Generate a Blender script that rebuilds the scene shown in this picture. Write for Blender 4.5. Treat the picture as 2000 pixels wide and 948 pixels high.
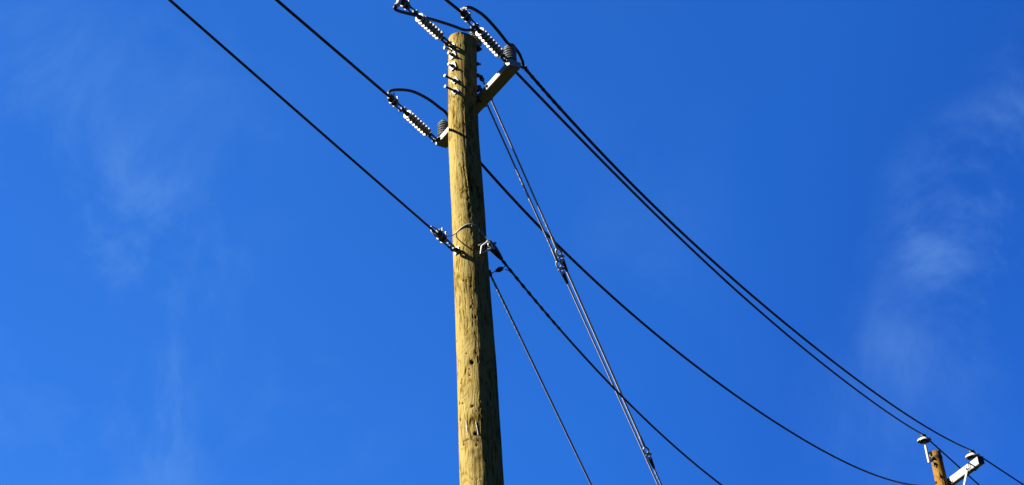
import bpy, math, random
import numpy as np
from mathutils import Vector, Matrix, noise

random.seed(7)
for o in list(bpy.data.objects):
    bpy.data.objects.remove(o, do_unlink=True)
scene = bpy.context.scene
col = scene.collection
R = math.radians

# ------------------------------------------------------------------ camera
F_PX, PITCH, ROLL = 2600.0, 30.0, -3.6
CAM = Vector((0, 0, 1.6))
CROT = Matrix.Rotation(R(90 + PITCH), 3, 'X') @ Matrix.Rotation(R(ROLL), 3, 'Z')
cam = bpy.data.cameras.new('camera')
cam_o = bpy.data.objects.new('camera', cam)
col.objects.link(cam_o)
cam.sensor_width = 36.0
cam.lens = F_PX / 2000 * 36
cam.clip_start = 0.05
cam.clip_end = 4000
cam_o.location = CAM
cam_o.rotation_euler = CROT.to_euler()
scene.camera = cam_o

# ------------------------------------------------------------------ light
SUN_AZ, SUN_EL = 257.5, 34.0          # clockwise from +Y
world = bpy.data.worlds.new('World')
scene.world = world
world.use_nodes = True
wn, wl = world.node_tree.nodes, world.node_tree.links
wn.clear()
wout = wn.new('ShaderNodeOutputWorld')
wbg = wn.new('ShaderNodeBackground')
wbg.inputs['Strength'].default_value = 0.05
sky = wn.new('ShaderNodeTexSky')
sky.sky_type = 'NISHITA'
sky.sun_disc = False
sky.sun_elevation = R(SUN_EL)
sky.sun_rotation = R(SUN_AZ)
sky.altitude = 300
sky.air_density = 1.0
sky.dust_density = 0.15
sky.ozone_density = 3.0
# a polarised, saturated blue: the whole sky, in every direction
hsv = wn.new('ShaderNodeHueSaturation')
hsv.inputs['Saturation'].default_value = 1.28
hsv.inputs['Value'].default_value = 1.0
gam = wn.new('ShaderNodeGamma')
gam.inputs['Gamma'].default_value = 0.55
wl.new(sky.outputs[0], hsv.inputs['Color'])
wl.new(hsv.outputs[0], gam.inputs['Color'])
tint = wn.new('ShaderNodeMixRGB')
tint.blend_type = 'MULTIPLY'
tint.inputs[0].default_value = 1.0
tint.inputs[2].default_value = (0.2072, 0.4609, 1.0300, 1)
wl.new(gam.outputs[0], tint.inputs[1])
# the sky pales steadily towards the sun, deepens away from it
tc = wn.new('ShaderNodeTexCoord')
sd_ = wn.new('ShaderNodeVectorMath')
sd_.operation = 'DOT_PRODUCT'
sd_.inputs[1].default_value = (math.sin(R(SUN_AZ)) * math.cos(R(SUN_EL)), math.cos(R(SUN_AZ)) * math.cos(R(SUN_EL)), math.sin(R(SUN_EL)))
wl.new(tc.outputs['Generated'], sd_.inputs[0])
sm = wn.new('ShaderNodeMapRange')
sm.inputs['From Min'].default_value = -0.5
sm.inputs['From Max'].default_value = 0.5
wl.new(sd_.outputs['Value'], sm.inputs['Value'])
sr = wn.new('ShaderNodeValToRGB')
e = sr.color_ramp.elements
e[0].position, e[0].color = 0.20, (0.34, 0.56, 0.75, 1)
e[1].position, e[1].color = 0.80, (0.66, 0.86, 0.93, 1)
x = e.new(0.50)
x.color = (0.44, 0.71, 0.85, 1)
x = e.new(0.38)
x.color = (0.35, 0.57, 0.75, 1)
wl.new(sm.outputs[0], sr.inputs[0])
pale = wn.new('ShaderNodeMixRGB')
pale.blend_type = 'MULTIPLY'
pale.inputs[0].default_value = 1.0
wl.new(tint.outputs[0], pale.inputs[1])
wl.new(sr.outputs[0], pale.inputs[2])
# cap on the sky: keeps the horizon blue, cuts fill on shaded sides
cap = wn.new('ShaderNodeMixRGB')
cap.blend_type = 'DARKEN'
cap.inputs[0].default_value = 1.0
cap.inputs[2].default_value = (0.2071, 0.6742, 2.0632, 1)
wl.new(pale.outputs[0], cap.inputs[1])
# thin cirrus
CIRRUS = ((-19, 33, 1, 9, 0.28), (-21, 27, 1, 9, 0.50), (-17, 21, 0, 8, 0.35), (-8.5, 24, 0, 4.5, 0.45), (23, 28, 1, 5.5, 0.75), (20, 25, 0, 5, 0.35), (17, 21, 0, 5, 0.28), (32, 30, 2, 9, 0.6), (-36, 34, 2, 14, 0.4))
mp = wn.new('ShaderNodeMapping')
mp.inputs['Rotation'].default_value = (R(20), R(-35), R(25))
mp.inputs['Scale'].default_value = (1.0, 1.0, 0.8)
mp.inputs['Location'].default_value = (3.1, 1.7, 0.4)
wl.new(tc.outputs['Generated'], mp.inputs['Vector'])
n1 = wn.new('ShaderNodeTexNoise')
n1.inputs['Scale'].default_value = 7.5
n1.inputs['Detail'].default_value = 10
n1.inputs['Roughness'].default_value = 0.60
n1.inputs['Distortion'].default_value = 0.35
n2 = wn.new('ShaderNodeTexNoise')
n2.inputs['Scale'].default_value = 2.6
n2.inputs['Detail'].default_value = 2
wl.new(mp.outputs[0], n1.inputs['Vector'])
wl.new(mp.outputs[0], n2.inputs['Vector'])
r1 = wn.new('ShaderNodeMapRange')
r1.interpolation_type = 'SMOOTHSTEP'
r1.inputs['From Min'].default_value = 0.40
r1.inputs['From Max'].default_value = 0.72
wl.new(n1.outputs[0], r1.inputs['Value'])
r2 = wn.new('ShaderNodeMapRange')
r2.interpolation_type = 'SMOOTHSTEP'
r2.inputs['From Min'].default_value = 0.62
r2.inputs['From Max'].default_value = 0.80
r2.inputs['To Max'].default_value = 0.2
wl.new(n2.outputs[0], r2.inputs['Value'])
cover = r2.outputs[0]
# (azimuth, elevation, inner and outer radius in degrees, density)
for (az_, el_, ri, ro, den) in CIRRUS:
    dp = wn.new('ShaderNodeVectorMath')
    dp.operation = 'DOT_PRODUCT'
    dp.inputs[1].default_value = (math.sin(R(az_)) * math.cos(R(el_)), math.cos(R(az_)) * math.cos(R(el_)), math.sin(R(el_)))
    wl.new(tc.outputs['Generated'], dp.inputs[0])
    mr = wn.new('ShaderNodeMapRange')
    mr.interpolation_type = 'SMOOTHSTEP'
    mr.inputs['From Min'].default_value = math.cos(R(ro))
    mr.inputs['From Max'].default_value = math.cos(R(ri))
    mr.inputs['To Max'].default_value = den
    wl.new(dp.outputs['Value'], mr.inputs['Value'])
    ad = wn.new('ShaderNodeMath')
    ad.operation = 'ADD'
    wl.new(cover, ad.inputs[0])
    wl.new(mr.outputs[0], ad.inputs[1])
    cover = ad.outputs[0]
mul2 = wn.new('ShaderNodeMath')
mul2.operation = 'MULTIPLY'
mul2.use_clamp = True
mul3 = wn.new('ShaderNodeMath')
mul3.operation = 'MULTIPLY'
mul3.inputs[1].default_value = 0.66
wl.new(mul2.outputs[0], mul3.inputs[0])
wl.new(r1.outputs[0], mul2.inputs[0])
wl.new(cover, mul2.inputs[1])
mix = wn.new('ShaderNodeMixRGB')
mix.inputs[2].default_value = (0.5036, 1.0722, 2.2744, 1)
wl.new(mul3.outputs[0], mix.inputs[0])
wl.new(cap.outputs[0], mix.inputs[1])
wl.new(mix.outputs[0], wbg.inputs['Color'])
wl.new(wbg.outputs[0], wout.inputs['Surface'])

sun = bpy.data.lights.new('sun', 'SUN')
sun.energy = 5.0
sun.angle = R(0.5)
sun.color = (1.0, 0.93, 0.80)
sun_o = bpy.data.objects.new('sun', sun)
col.objects.link(sun_o)
SUNV = Vector((math.sin(R(SUN_AZ)) * math.cos(R(SUN_EL)), math.cos(R(SUN_AZ)) * math.cos(R(SUN_EL)), math.sin(R(SUN_EL))))
sun_o.rotation_euler = SUNV.to_track_quat('Z', 'Y').to_euler()
sun_o.location = (-20, -8, 30)

scene.view_settings.view_transform = 'Standard'
scene.view_settings.look = 'None'
scene.view_settings.gamma = 1.0
scene.view_settings.exposure = 3.0
scene.render.engine = 'CYCLES'


# ------------------------------------------------------------------ photo pixel -> ray
def ray(px, py):
    return CROT @ Vector(((px - 1000) / F_PX, -(py - 474) / F_PX, -1.0))


def pt(px, py, depth):
    return CAM + ray(px, py) * depth


def hit(px, py, P, n):
    v = ray(px, py)
    return CAM + v * ((P - CAM).dot(n) / v.dot(n))


def azv(deg, z=0.0):
    return Vector((math.sin(R(deg)), math.cos(R(deg)), z))


def hit_plane_az(px, py, P, deg):
    """vertical plane through P that runs along azimuth deg"""
    return hit(px, py, P, Vector((math.cos(R(deg)), -math.sin(R(deg)), 0)))


UP = Vector((0, 0, 1))


# ------------------------------------------------------------------ materials
def new_mat(name):
    m = bpy.data.materials.new(name)
    m.use_nodes = True
    nt = m.node_tree
    b = nt.nodes['Principled BSDF']
    return m, nt, b


def nd(nt, t, **kw):
    n = nt.nodes.new(t)
    for k, v in kw.items():
        if k in n.inputs:
            n.inputs[k].default_value = v
        else:
            setattr(n, k, v)
    return n


def simple_mat(name, c0, c1, rough=0.5, metal=0.0, scale=12.0, bump=0.0, bscale=60.0, spec=0.5, coat=0.0):
    """two shades of one colour mixed by noise, with grime and a little relief"""
    m, nt, b = new_mat(name)
    tcn = nd(nt, 'ShaderNodeTexCoord')
    nz = nd(nt, 'ShaderNodeTexNoise', Scale=scale, Detail=6.0, Roughness=0.65)
    nt.links.new(tcn.outputs['Object'], nz.inputs['Vector'])
    rp = nd(nt, 'ShaderNodeValToRGB')
    rp.color_ramp.elements[0].position = 0.33
    rp.color_ramp.elements[1].position = 0.67
    rp.color_ramp.elements[0].color = (*c0, 1)
    rp.color_ramp.elements[1].color = (*c1, 1)
    nt.links.new(nz.outputs[0], rp.inputs[0])
    nt.links.new(rp.outputs[0], b.inputs['Base Color'])
    b.inputs['Roughness'].default_value = rough
    b.inputs['Metallic'].default_value = metal
    b.inputs['Specular IOR Level'].default_value = spec
    b.inputs['Coat Weight'].default_value = coat
    if bump:
        nb = nd(nt, 'ShaderNodeTexNoise', Scale=bscale, Detail=4.0)
        nt.links.new(tcn.outputs['Object'], nb.inputs['Vector'])
        bp = nd(nt, 'ShaderNodeBump', Strength=bump, Distance=0.004)
        nt.links.new(nb.outputs[0], bp.inputs['Height'])
        nt.links.new(bp.outputs[0], b.inputs['Normal'])
    return m


def wood_mat(name, light, mid, dark, seed):
    m, nt, b = new_mat(name)
    L = nt.links
    tcn = nd(nt, 'ShaderNodeTexCoord')
    # fibres run up the pole: stretch along z, with a slow wander
    wob = nd(nt, 'ShaderNodeTexNoise', Scale=3.0, Detail=2.0)
    L.new(tcn.outputs['Object'], wob.inputs['Vector'])
    add = nd(nt, 'ShaderNodeVectorMath', operation='MULTIPLY_ADD')
    add.inputs[1].default_value = (0.06, 0.06, 0.0)
    L.new(wob.outputs['Color'], add.inputs[0])
    L.new(tcn.outputs['Object'], add.inputs[2])
    m1 = nd(nt, 'ShaderNodeMapping')
    m1.inputs['Scale'].default_value = (1, 1, 0.10)
    m1.inputs['Location'].default_value = (seed, seed * 2, seed)
    L.new(add.outputs[0], m1.inputs['Vector'])
    fib = nd(nt, 'ShaderNodeTexNoise', Scale=64.0, Detail=8.0, Roughness=0.70, Distortion=0.5)
    L.new(m1.outputs[0], fib.inputs['Vector'])
    m2 = nd(nt, 'ShaderNodeMapping')
    m2.inputs['Scale'].default_value = (1, 1, 0.42)
    m2.inputs['Location'].default_value = (seed * 3, seed, seed)
    L.new(add.outputs[0], m2.inputs['Vector'])
    blo = nd(nt, 'ShaderNodeTexNoise', Scale=8.5, Detail=5.0, Roughness=0.6, Distortion=0.8)
    L.new(m2.outputs[0], blo.inputs['Vector'])
    bands = nd(nt, 'ShaderNodeTexNoise', Scale=1.3, Detail=2.0)
    L.new(tcn.outputs['Object'], bands.inputs['Vector'])
    # combine
    a1 = nd(nt, 'ShaderNodeMath', operation='MULTIPLY')
    a1.inputs[1].default_value = 0.60
    L.new(fib.outputs[0], a1.inputs[0])
    a2 = nd(nt, 'ShaderNodeMath', operation='MULTIPLY_ADD')
    a2.inputs[1].default_value = 0.42
    L.new(blo.outputs[0], a2.inputs[0])
    L.new(a1.outputs[0], a2.inputs[2])
    a3 = nd(nt, 'ShaderNodeMath', operation='MULTIPLY_ADD')
    a3.inputs[1].default_value = 0.12
    L.new(bands.outputs[0], a3.inputs[0])
    L.new(a2.outputs[0], a3.inputs[2])
    # growth rings cut by the shaved surface show as nested contour lines
    m3 = nd(nt, 'ShaderNodeMapping')
    m3.inputs['Scale'].default_value = (1, 1, 0.30)
    m3.inputs['Location'].default_value = (seed * 5, seed * 2, seed)
    L.new(add.outputs[0], m3.inputs['Vector'])
    con = nd(nt, 'ShaderNodeTexNoise', Scale=5.0, Detail=2.0, Roughness=0.5, Distortion=0.6)
    L.new(m3.outputs[0], con.inputs['Vector'])
    c1 = nd(nt, 'ShaderNodeMath', operation='MULTIPLY')
    c1.inputs[1].default_value = 95.0
    L.new(con.outputs[0], c1.inputs[0])
    c2 = nd(nt, 'ShaderNodeMath', operation='SINE')
    L.new(c1.outputs[0], c2.inputs[0])
    c3 = nd(nt, 'ShaderNodeMath', operation='MULTIPLY_ADD')
    c3.inputs[1].default_value = 0.034
    L.new(c2.outputs[0], c3.inputs[0])
    L.new(a3.outputs[0], c3.inputs[2])
    a3 = c3
    rp = nd(nt, 'ShaderNodeValToRGB')
    e = rp.color_ramp.elements
    e[0].position, e[0].color = 0.418, (*dark, 1)
    e[1].position, e[1].color = 0.625, (*light, 1)
    x = e.new(0.490)
    x.color = (*mid, 1)
    x = e.new(0.556)
    x.color = tuple(0.25 * mid[i] + 0.75 * light[i] for i in range(3)) + (1,)
    L.new(a3.outputs[0], rp.inputs[0])
    # wear painted per vertex: knots and checks
    at = nd(nt, 'ShaderNodeAttribute', attribute_name='wear')
    mx = nd(nt, 'ShaderNodeMixRGB', blend_type='MIX')
    mx.inputs[2].default_value = (dark[0] * 0.5, dark[1] * 0.42, dark[2] * 0.4, 1)
    L.new(at.outputs['Fac'], mx.inputs[0])
    L.new(rp.outputs[0], mx.inputs[1])
    # pin holes and dark resin spots
    vm = nd(nt, 'ShaderNodeMapping')
    vm.inputs['Scale'].default_value = (1, 1, 0.6)
    L.new(tcn.outputs['Object'], vm.inputs['Vector'])
    vo = nd(nt, 'ShaderNodeTexVoronoi', Scale=11.0, Randomness=1.0)
    L.new(vm.outputs[0], vo.inputs['Vector'])
    ls = nd(nt, 'ShaderNodeMapRange')
    ls.inputs['From Min'].default_value = 0.055
    ls.inputs['From Max'].default_value = 0.10
    ls.inputs['To Min'].default_value = 0.85
    ls.inputs['To Max'].default_value = 0.0
    L.new(vo.outputs['Distance'], ls.inputs['Value'])
    mx2 = nd(nt, 'ShaderNodeMixRGB', blend_type='MIX')
    mx2.inputs[2].default_value = (0.012, 0.007, 0.003, 1)
    L.new(ls.outputs[0], mx2.inputs[0])
    L.new(mx.outputs[0], mx2.inputs[1])
    L.new(mx2.outputs[0], b.inputs['Base Color'])
    b.inputs['Roughness'].default_value = 0.85
    b.inputs['Specular IOR Level'].default_value = 0.0
    bp = nd(nt, 'ShaderNodeBump', Strength=1.0, Distance=0.018)
    L.new(a3.outputs[0], bp.inputs['Height'])
    L.new(bp.outputs[0], b.inputs['Normal'])
    return m


M = {}
M['wood'] = wood_mat('treated_pine', (0.119, 0.093, 0.0320), (0.060, 0.0395, 0.0095), (0.006, 0.0045, 0.0013), 1.3)
M['wood2'] = wood_mat('orange_pine', (0.100, 0.054, 0.0120), (0.066, 0.030, 0.0048), (0.014, 0.0055, 0.0012), 5.1)
M['steel'] = simple_mat('galvanised_steel', (0.1056, 0.1056, 0.1023), (0.1706, 0.1706, 0.1649), 0.55, 0.0, 25, 0.15)
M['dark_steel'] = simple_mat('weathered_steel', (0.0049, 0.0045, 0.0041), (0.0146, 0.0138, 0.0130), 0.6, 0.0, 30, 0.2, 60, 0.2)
M['arm'] = simple_mat('galvanised_crossarm', (0.1056, 0.1056, 0.1015), (0.1340, 0.1340, 0.1283), 0.7, 0.0, 14, 0.1)
M['arm2'] = simple_mat('pale_crossarm', (0.1218, 0.1162, 0.1088), (0.1543, 0.1478, 0.1381), 0.7, 0.0, 9, 0.1)
M['porcelain'] = simple_mat('grey_porcelain', (0.0609, 0.0674, 0.0625), (0.0894, 0.0975, 0.0910), 0.22, 0.0, 10, 0.0, 60, 0.5, 0.3)
M['polymer'] = simple_mat('pale_polymer', (0.1381, 0.1324, 0.1235), (0.1787, 0.1722, 0.1625), 0.6, 0.0, 20)
M['core'] = simple_mat('dark_rod', (0.0041, 0.0041, 0.0041), (0.0081, 0.0081, 0.0073), 0.6, 0.0, 20, 0.0, 60, 0.15)
M['bell'] = simple_mat('white_porcelain', (0.1381, 0.1381, 0.1348), (0.1787, 0.1787, 0.1730), 0.25, 0.0, 8, 0, 60, 0.5, 0.3)
M['cable'] = simple_mat('black_cable', (0.0028, 0.0027, 0.0024), (0.0073, 0.0065, 0.0045), 0.6, 0.0, 18, 0.1, 90, 0.2)
M['strand'] = simple_mat('grey_strand', (0.1, 0.096, 0.088), (0.25, 0.24, 0.22), 0.6, 0.0, 40, 0.2, 160)
M['bare'] = simple_mat('bare_neutral_wire', (0.0057, 0.0053, 0.0041), (0.0154, 0.0138, 0.0106), 0.6, 0.2, 40, 0.2, 160)
M['alu'] = simple_mat('aluminium_wire', (0.22, 0.215, 0.2), (0.3, 0.29, 0.275), 0.6, 0.0, 60, 0.2, 160)
M['bell_shade'] = simple_mat('painted_underside_shade', (0.0057, 0.0049, 0.0041), (0.0114, 0.0089, 0.0065), 0.4, 0.0, 12)  # near-black colour carries the shade under the white bells
M['dull_alu'] = simple_mat('dull_wire', (0.07, 0.067, 0.06), (0.14, 0.134, 0.122), 0.6, 0.0, 60, 0.2, 160)
M['rod'] = simple_mat('fibreglass_rod', (0.21, 0.2, 0.19), (0.28, 0.27, 0.255), 0.45, 0.0, 20)


def ground_mat():
    m, nt, b = new_mat('dry_grass')
    tcn = nd(nt, 'ShaderNodeTexCoord')
    na = nd(nt, 'ShaderNodeTexNoise', Scale=0.25, Detail=8.0, Roughness=0.6)
    nb = nd(nt, 'ShaderNodeTexNoise', Scale=14.0, Detail=6.0, Roughness=0.7)
    nt.links.new(tcn.outputs['Object'], na.inputs['Vector'])
    nt.links.new(tcn.outputs['Object'], nb.inputs['Vector'])
    mxx = nd(nt, 'ShaderNodeMath', operation='MULTIPLY_ADD')
    mxx.inputs[1].default_value = 0.5
    nt.links.new(na.outputs[0], mxx.inputs[0])
    h = nd(nt, 'ShaderNodeMath', operation='MULTIPLY')
    h.inputs[1].default_value = 0.5
    nt.links.new(nb.outputs[0], h.inputs[0])
    nt.links.new(h.outputs[0], mxx.inputs[2])
    rp = nd(nt, 'ShaderNodeValToRGB')
    rp.color_ramp.elements[0].position = 0.35
    rp.color_ramp.elements[1].position = 0.65
    rp.color_ramp.elements[0].color = (0.007, 0.009, 0.003, 1)
    rp.color_ramp.elements[1].color = (0.018, 0.019, 0.008, 1)
    nt.links.new(mxx.outputs[0], rp.inputs[0])
    nt.links.new(rp.outputs[0], b.inputs['Base Color'])
    b.inputs['Roughness'].default_value = 0.95
    b.inputs['Specular IOR Level'].default_value = 0.0
    bp = nd(nt, 'ShaderNodeBump', Strength=0.8, Distance=0.06)
    nt.links.new(nb.outputs[0], bp.inputs['Height'])
    nt.links.new(bp.outputs[0], b.inputs['Normal'])
    return m


M['ground'] = ground_mat()


# ------------------------------------------------------------------ mesh helpers
def frame_of(t, up=UP):
    t = t.normalized()
    s = t.cross(up)
    if s.length < 1e-4:
        s = t.cross(Vector((1, 0, 0)))
    s.normalize()
    return t, s, s.cross(t).normalized()


class MB:
    def __init__(self):
        self.v, self.f = [], []

    def add(self, vs, fs):
        k = len(self.v)
        self.v += [tuple(p) for p in vs]
        self.f += [tuple(i + k for i in q) for q in fs]
        return self

    def tube(self, path, r, n=10, caps=True):
        path = [Vector(p) for p in path]
        rs = r if isinstance(r, (list, tuple)) else [r] * len(path)
        rings = []
        t0, s, u = frame_of(path[1] - path[0])
        for i, p in enumerate(path):
            a = path[max(i - 1, 0)]
            b = path[min(i + 1, len(path) - 1)]
            t = (b - a).normalized()
            s = (s - t * s.dot(t)).normalized()
            u = t.cross(s)
            rings.append([p + (s * math.cos(2 * math.pi * j / n) + u * math.sin(2 * math.pi * j / n)) * rs[i] for j in range(n)])
        vs = [q for rg in rings for q in rg]
        fs = []
        for i in range(len(path) - 1):
            for j in range(n):
                fs.append((i * n + j, i * n + (j + 1) % n, (i + 1) * n + (j + 1) % n, (i + 1) * n + j))
        if caps:
            fs.append(tuple(range(n - 1, -1, -1)))
            fs.append(tuple((len(path) - 1) * n + j for j in range(n)))
        return self.add(vs, fs)

    def ring(self, c, axis, rad, r, n=20, m=8, squash=1.0, up=UP):
        """closed loop of round bar; squash stretches it along 'up'"""
        t, s, u = frame_of(axis, up)
        vs, fs = [], []
        for i in range(n):
            a = 2 * math.pi * i / n
            d = s * math.cos(a) + u * math.sin(a) * squash
            dn = d.normalized()
            for j in range(m):
                b = 2 * math.pi * j / m
                vs.append(Vector(c) + d * rad + dn * (r * math.cos(b)) + t * (r * math.sin(b)))
        for i in range(n):
            for j in range(m):
                fs.append((i * m + j, ((i + 1) % n) * m + j, ((i + 1) % n) * m + (j + 1) % m, i * m + (j + 1) % m))
        return self.add(vs, fs)

    def lathe(self, prof, o, axis, n=28):
        """prof: (distance along axis, radius)"""
        t, s, u = frame_of(Vector(axis))
        o = Vector(o)
        vs, fs = [], []
        for (x, r) in prof:
            for j in range(n):
                a = 2 * math.pi * j / n
                vs.append(o + t * x + (s * math.cos(a) + u * math.sin(a)) * max(r, 1e-4))
        k = len(prof)
        for i in range(k - 1):
            for j in range(n):
                fs.append((i * n + j, i * n + (j + 1) % n, (i + 1) * n + (j + 1) % n, (i + 1) * n + j))
        fs.append(tuple(range(n - 1, -1, -1)))
        fs.append(tuple((k - 1) * n + j for j in range(n)))
        return self.add(vs, fs)

    def box(self, c, ax, ay, az, sx, sy, sz, bev=0.0):
        """box with half-bevelled long edges: ax, ay, az unit axes, s* full sizes"""
        c = Vector(c)
        if bev <= 0:
            vs = [c + ax * (sx / 2 * i) + ay * (sy / 2 * j) + az * (sz / 2 * k) for i in (-1, 1) for j in (-1, 1) for k in (-1, 1)]
            fs = [(0, 1, 3, 2), (4, 6, 7, 5), (0, 4, 5, 1), (2, 3, 7, 6), (0, 2, 6, 4), (1, 5, 7, 3)]
            return self.add(vs, fs)
        prof = []
        hy, hz = sy / 2, sz / 2
        for (y, z) in ((hy, hz - bev), (hy - bev, hz), (-hy + bev, hz), (-hy, hz - bev), (-hy, -hz + bev), (-hy + bev, -hz), (hy - bev, -hz), (hy, -hz + bev)):
            prof.append((y, z))
        vs = []
        for x in (-sx / 2, sx / 2):
            vs += [c + ax * x + ay * y + az * z for (y, z) in prof]
        fs = [(j, (j + 1) % 8, 8 + (j + 1) % 8, 8 + j) for j in range(8)]
        fs += [tuple(range(7, -1, -1)), tuple(range(8, 16))]
        return self.add(vs, fs)

    def hexnut(self, c, axis, rad, th):
        return self.lathe([(-th / 2, rad * 0.9), (-th / 2 + 0.002, rad), (th / 2 - 0.002, rad), (th / 2, rad * 0.9)], c, axis, 6)

    def build(self, name, mat, parent=None, smooth=38):
        me = bpy.data.meshes.new(name)
        inv = parent.matrix_world.inverted() if parent else None
        vs = [inv @ Vector(p) for p in self.v] if inv else self.v
        me.from_pydata([tuple(p) for p in vs], [], self.f)
        me.validate()
        import bmesh
        bm = bmesh.new()
        bm.from_mesh(me)
        bmesh.ops.recalc_face_normals(bm, faces=bm.faces)
        bm.to_mesh(me)
        bm.free()
        if smooth:
            me.polygons.foreach_set('use_smooth', [True] * len(me.polygons))
            me.set_sharp_from_angle(angle=R(smooth))
        me.materials.append(M[mat])
        o = bpy.data.objects.new(name, me)
        col.objects.link(o)
        if parent:
            o.parent = parent
        return o


def part(name, mat, parent, mb, smooth=38):
    """mesh given in the parent's local coordinates"""
    me_o = mb.build(name, mat, None, smooth)
    me_o.parent = parent
    return me_o


def thing(name, label, cat, mat4, group=None):
    o = bpy.data.objects.new(name, None)
    o.empty_display_size = 0.1
    col.objects.link(o)
    o.matrix_world = mat4
    o['label'], o['category'] = label, cat
    if group:
        o['group'] = group
    return o


def tag(o, label, cat, group=None):
    o['label'], o['category'] = label, cat
    if group:
        o['group'] = group
    return o


def copy_tree(root, mat4, label):
    r = root.copy()
    col.objects.link(r)
    r.matrix_world = mat4
    r['label'] = label
    for ch in [c for c in bpy.data.objects if c.parent == root]:
        c = ch.copy()
        col.objects.link(c)
        c.parent = r
        for g in [q for q in bpy.data.objects if q.parent == ch]:
            d = g.copy()
            col.objects.link(d)
            d.parent = c
    return r


def basis(o, x, up=UP):
    """matrix with local +X along x, local +Z as close to up as it can be"""
    x = Vector(x).normalized()
    y = Vector(up).cross(x)
    if y.length < 1e-4:
        y = Vector((0, 1, 0))
    y.normalize()
    z = x.cross(y)
    return Matrix(((x.x, y.x, z.x, o[0]), (x.y, y.y, z.y, o[1]), (x.z, y.z, z.z, o[2]), (0, 0, 0, 1)))


def spline(pts, per=8):
    """Catmull-Rom through the points"""
    P = [Vector(p) for p in pts]
    P = [P[0] * 2 - P[1]] + P + [P[-1] * 2 - P[-2]]
    out = []
    for i in range(1, len(P) - 2):
        for k in range(per):
            t = k / per
            a, b, c, d = P[i - 1], P[i], P[i + 1], P[i + 2]
            out.append(0.5 * ((2 * b) + (c - a) * t + (2 * a - 5 * b + 4 * c - d) * t * t + (3 * b - a - 3 * c + d) * t ** 3))
    out.append(P[-2])
    return out


def helix(path, r, turns_per_m, n_strand=3, wire=0.004, seg=8):
    """preformed grip: wires laid round a cable"""
    mb = MB()
    path = [Vector(p) for p in path]
    L = [0.0]
    for i in range(1, len(path)):
        L.append(L[-1] + (path[i] - path[i - 1]).length)
    total = L[-1]
    N = max(12, int(total * turns_per_m * seg))
    for s0 in range(n_strand):
        pp = []
        for k in range(N + 1):
            d = total * k / N
            i = max(j for j in range(len(path) - 1) if L[j] <= d + 1e-9)
            t = (d - L[i]) / max(1e-9, L[i + 1] - L[i])
            p = path[i].lerp(path[i + 1], t)
            _, s, u = frame_of(path[i + 1] - path[i])
            a = 2 * math.pi * (d * turns_per_m + s0 / n_strand)
            pp.append(p + (s * math.cos(a) + u * math.sin(a)) * r)
        mb.tube(pp, wire, 5)
    return mb


# ------------------------------------------------------------------ ground
gm = MB()
G = 3000.0
NG = 24
for i in range(NG + 1):
    for j in range(NG + 1):
        gm.v.append((-G + 2 * G * i / NG, -G + 2 * G * j / NG, 0.0))
for i in range(NG):
    for j in range(NG):
        k = i * (NG + 1) + j
        gm.f.append((k, k + NG + 1, k + NG + 2, k + 1))
g = gm.build('ground', 'ground')
g['kind'] = 'structure'
g['label'] = 'dry grass ground under the poles'

# ------------------------------------------------------------------ near pole
POLE_Y = 10.26
PZ = [0.0, 2.5, 5.287, 6.414, 7.311, 7.625, 8.622, 9.092, 9.703, 9.90]
PX = [-0.362, -0.362, -0.363, -0.364, -0.374, -0.378, -0.388, -0.381, -0.364, -0.358]
PD = [0.425, 0.395, 0.358, 0.334, 0.314, 0.303, 0.285, 0.279, 0.277, 0.275]
POLE_TOP = 9.845


def pole_c(z):
    return Vector((float(np.interp(z, PZ, PX)), POLE_Y, z))


def pole_r(z):
    return float(np.interp(z, PZ, PD)) / 2


def on_pole(px, py, extra=0.0):
    """where the ray through a photo pixel meets the near pole's surface: (azimuth, z, point)"""
    v = ray(px, py)
    t = None
    z = 8.0
    for _ in range(6):
        c, rr = pole_c(z), pole_r(z) + extra
        ox, oy = CAM.x - c.x, CAM.y - c.y
        a = v.x ** 2 + v.y ** 2
        b = 2 * (ox * v.x + oy * v.y)
        cc = ox * ox + oy * oy - rr * rr
        disc = b * b - 4 * a * cc
        t = (-b - math.sqrt(max(disc, 0))) / (2 * a)
        z = CAM.z + v.z * t
    P = CAM + v * t
    c = pole_c(P.z)
    return math.degrees(math.atan2(P.x - c.x, P.y - c.y)) % 360, P.z, P


def pole_pt(az, z, extra=0.0):
    return pole_c(z) + azv(az) * (pole_r(z) + extra)


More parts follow.
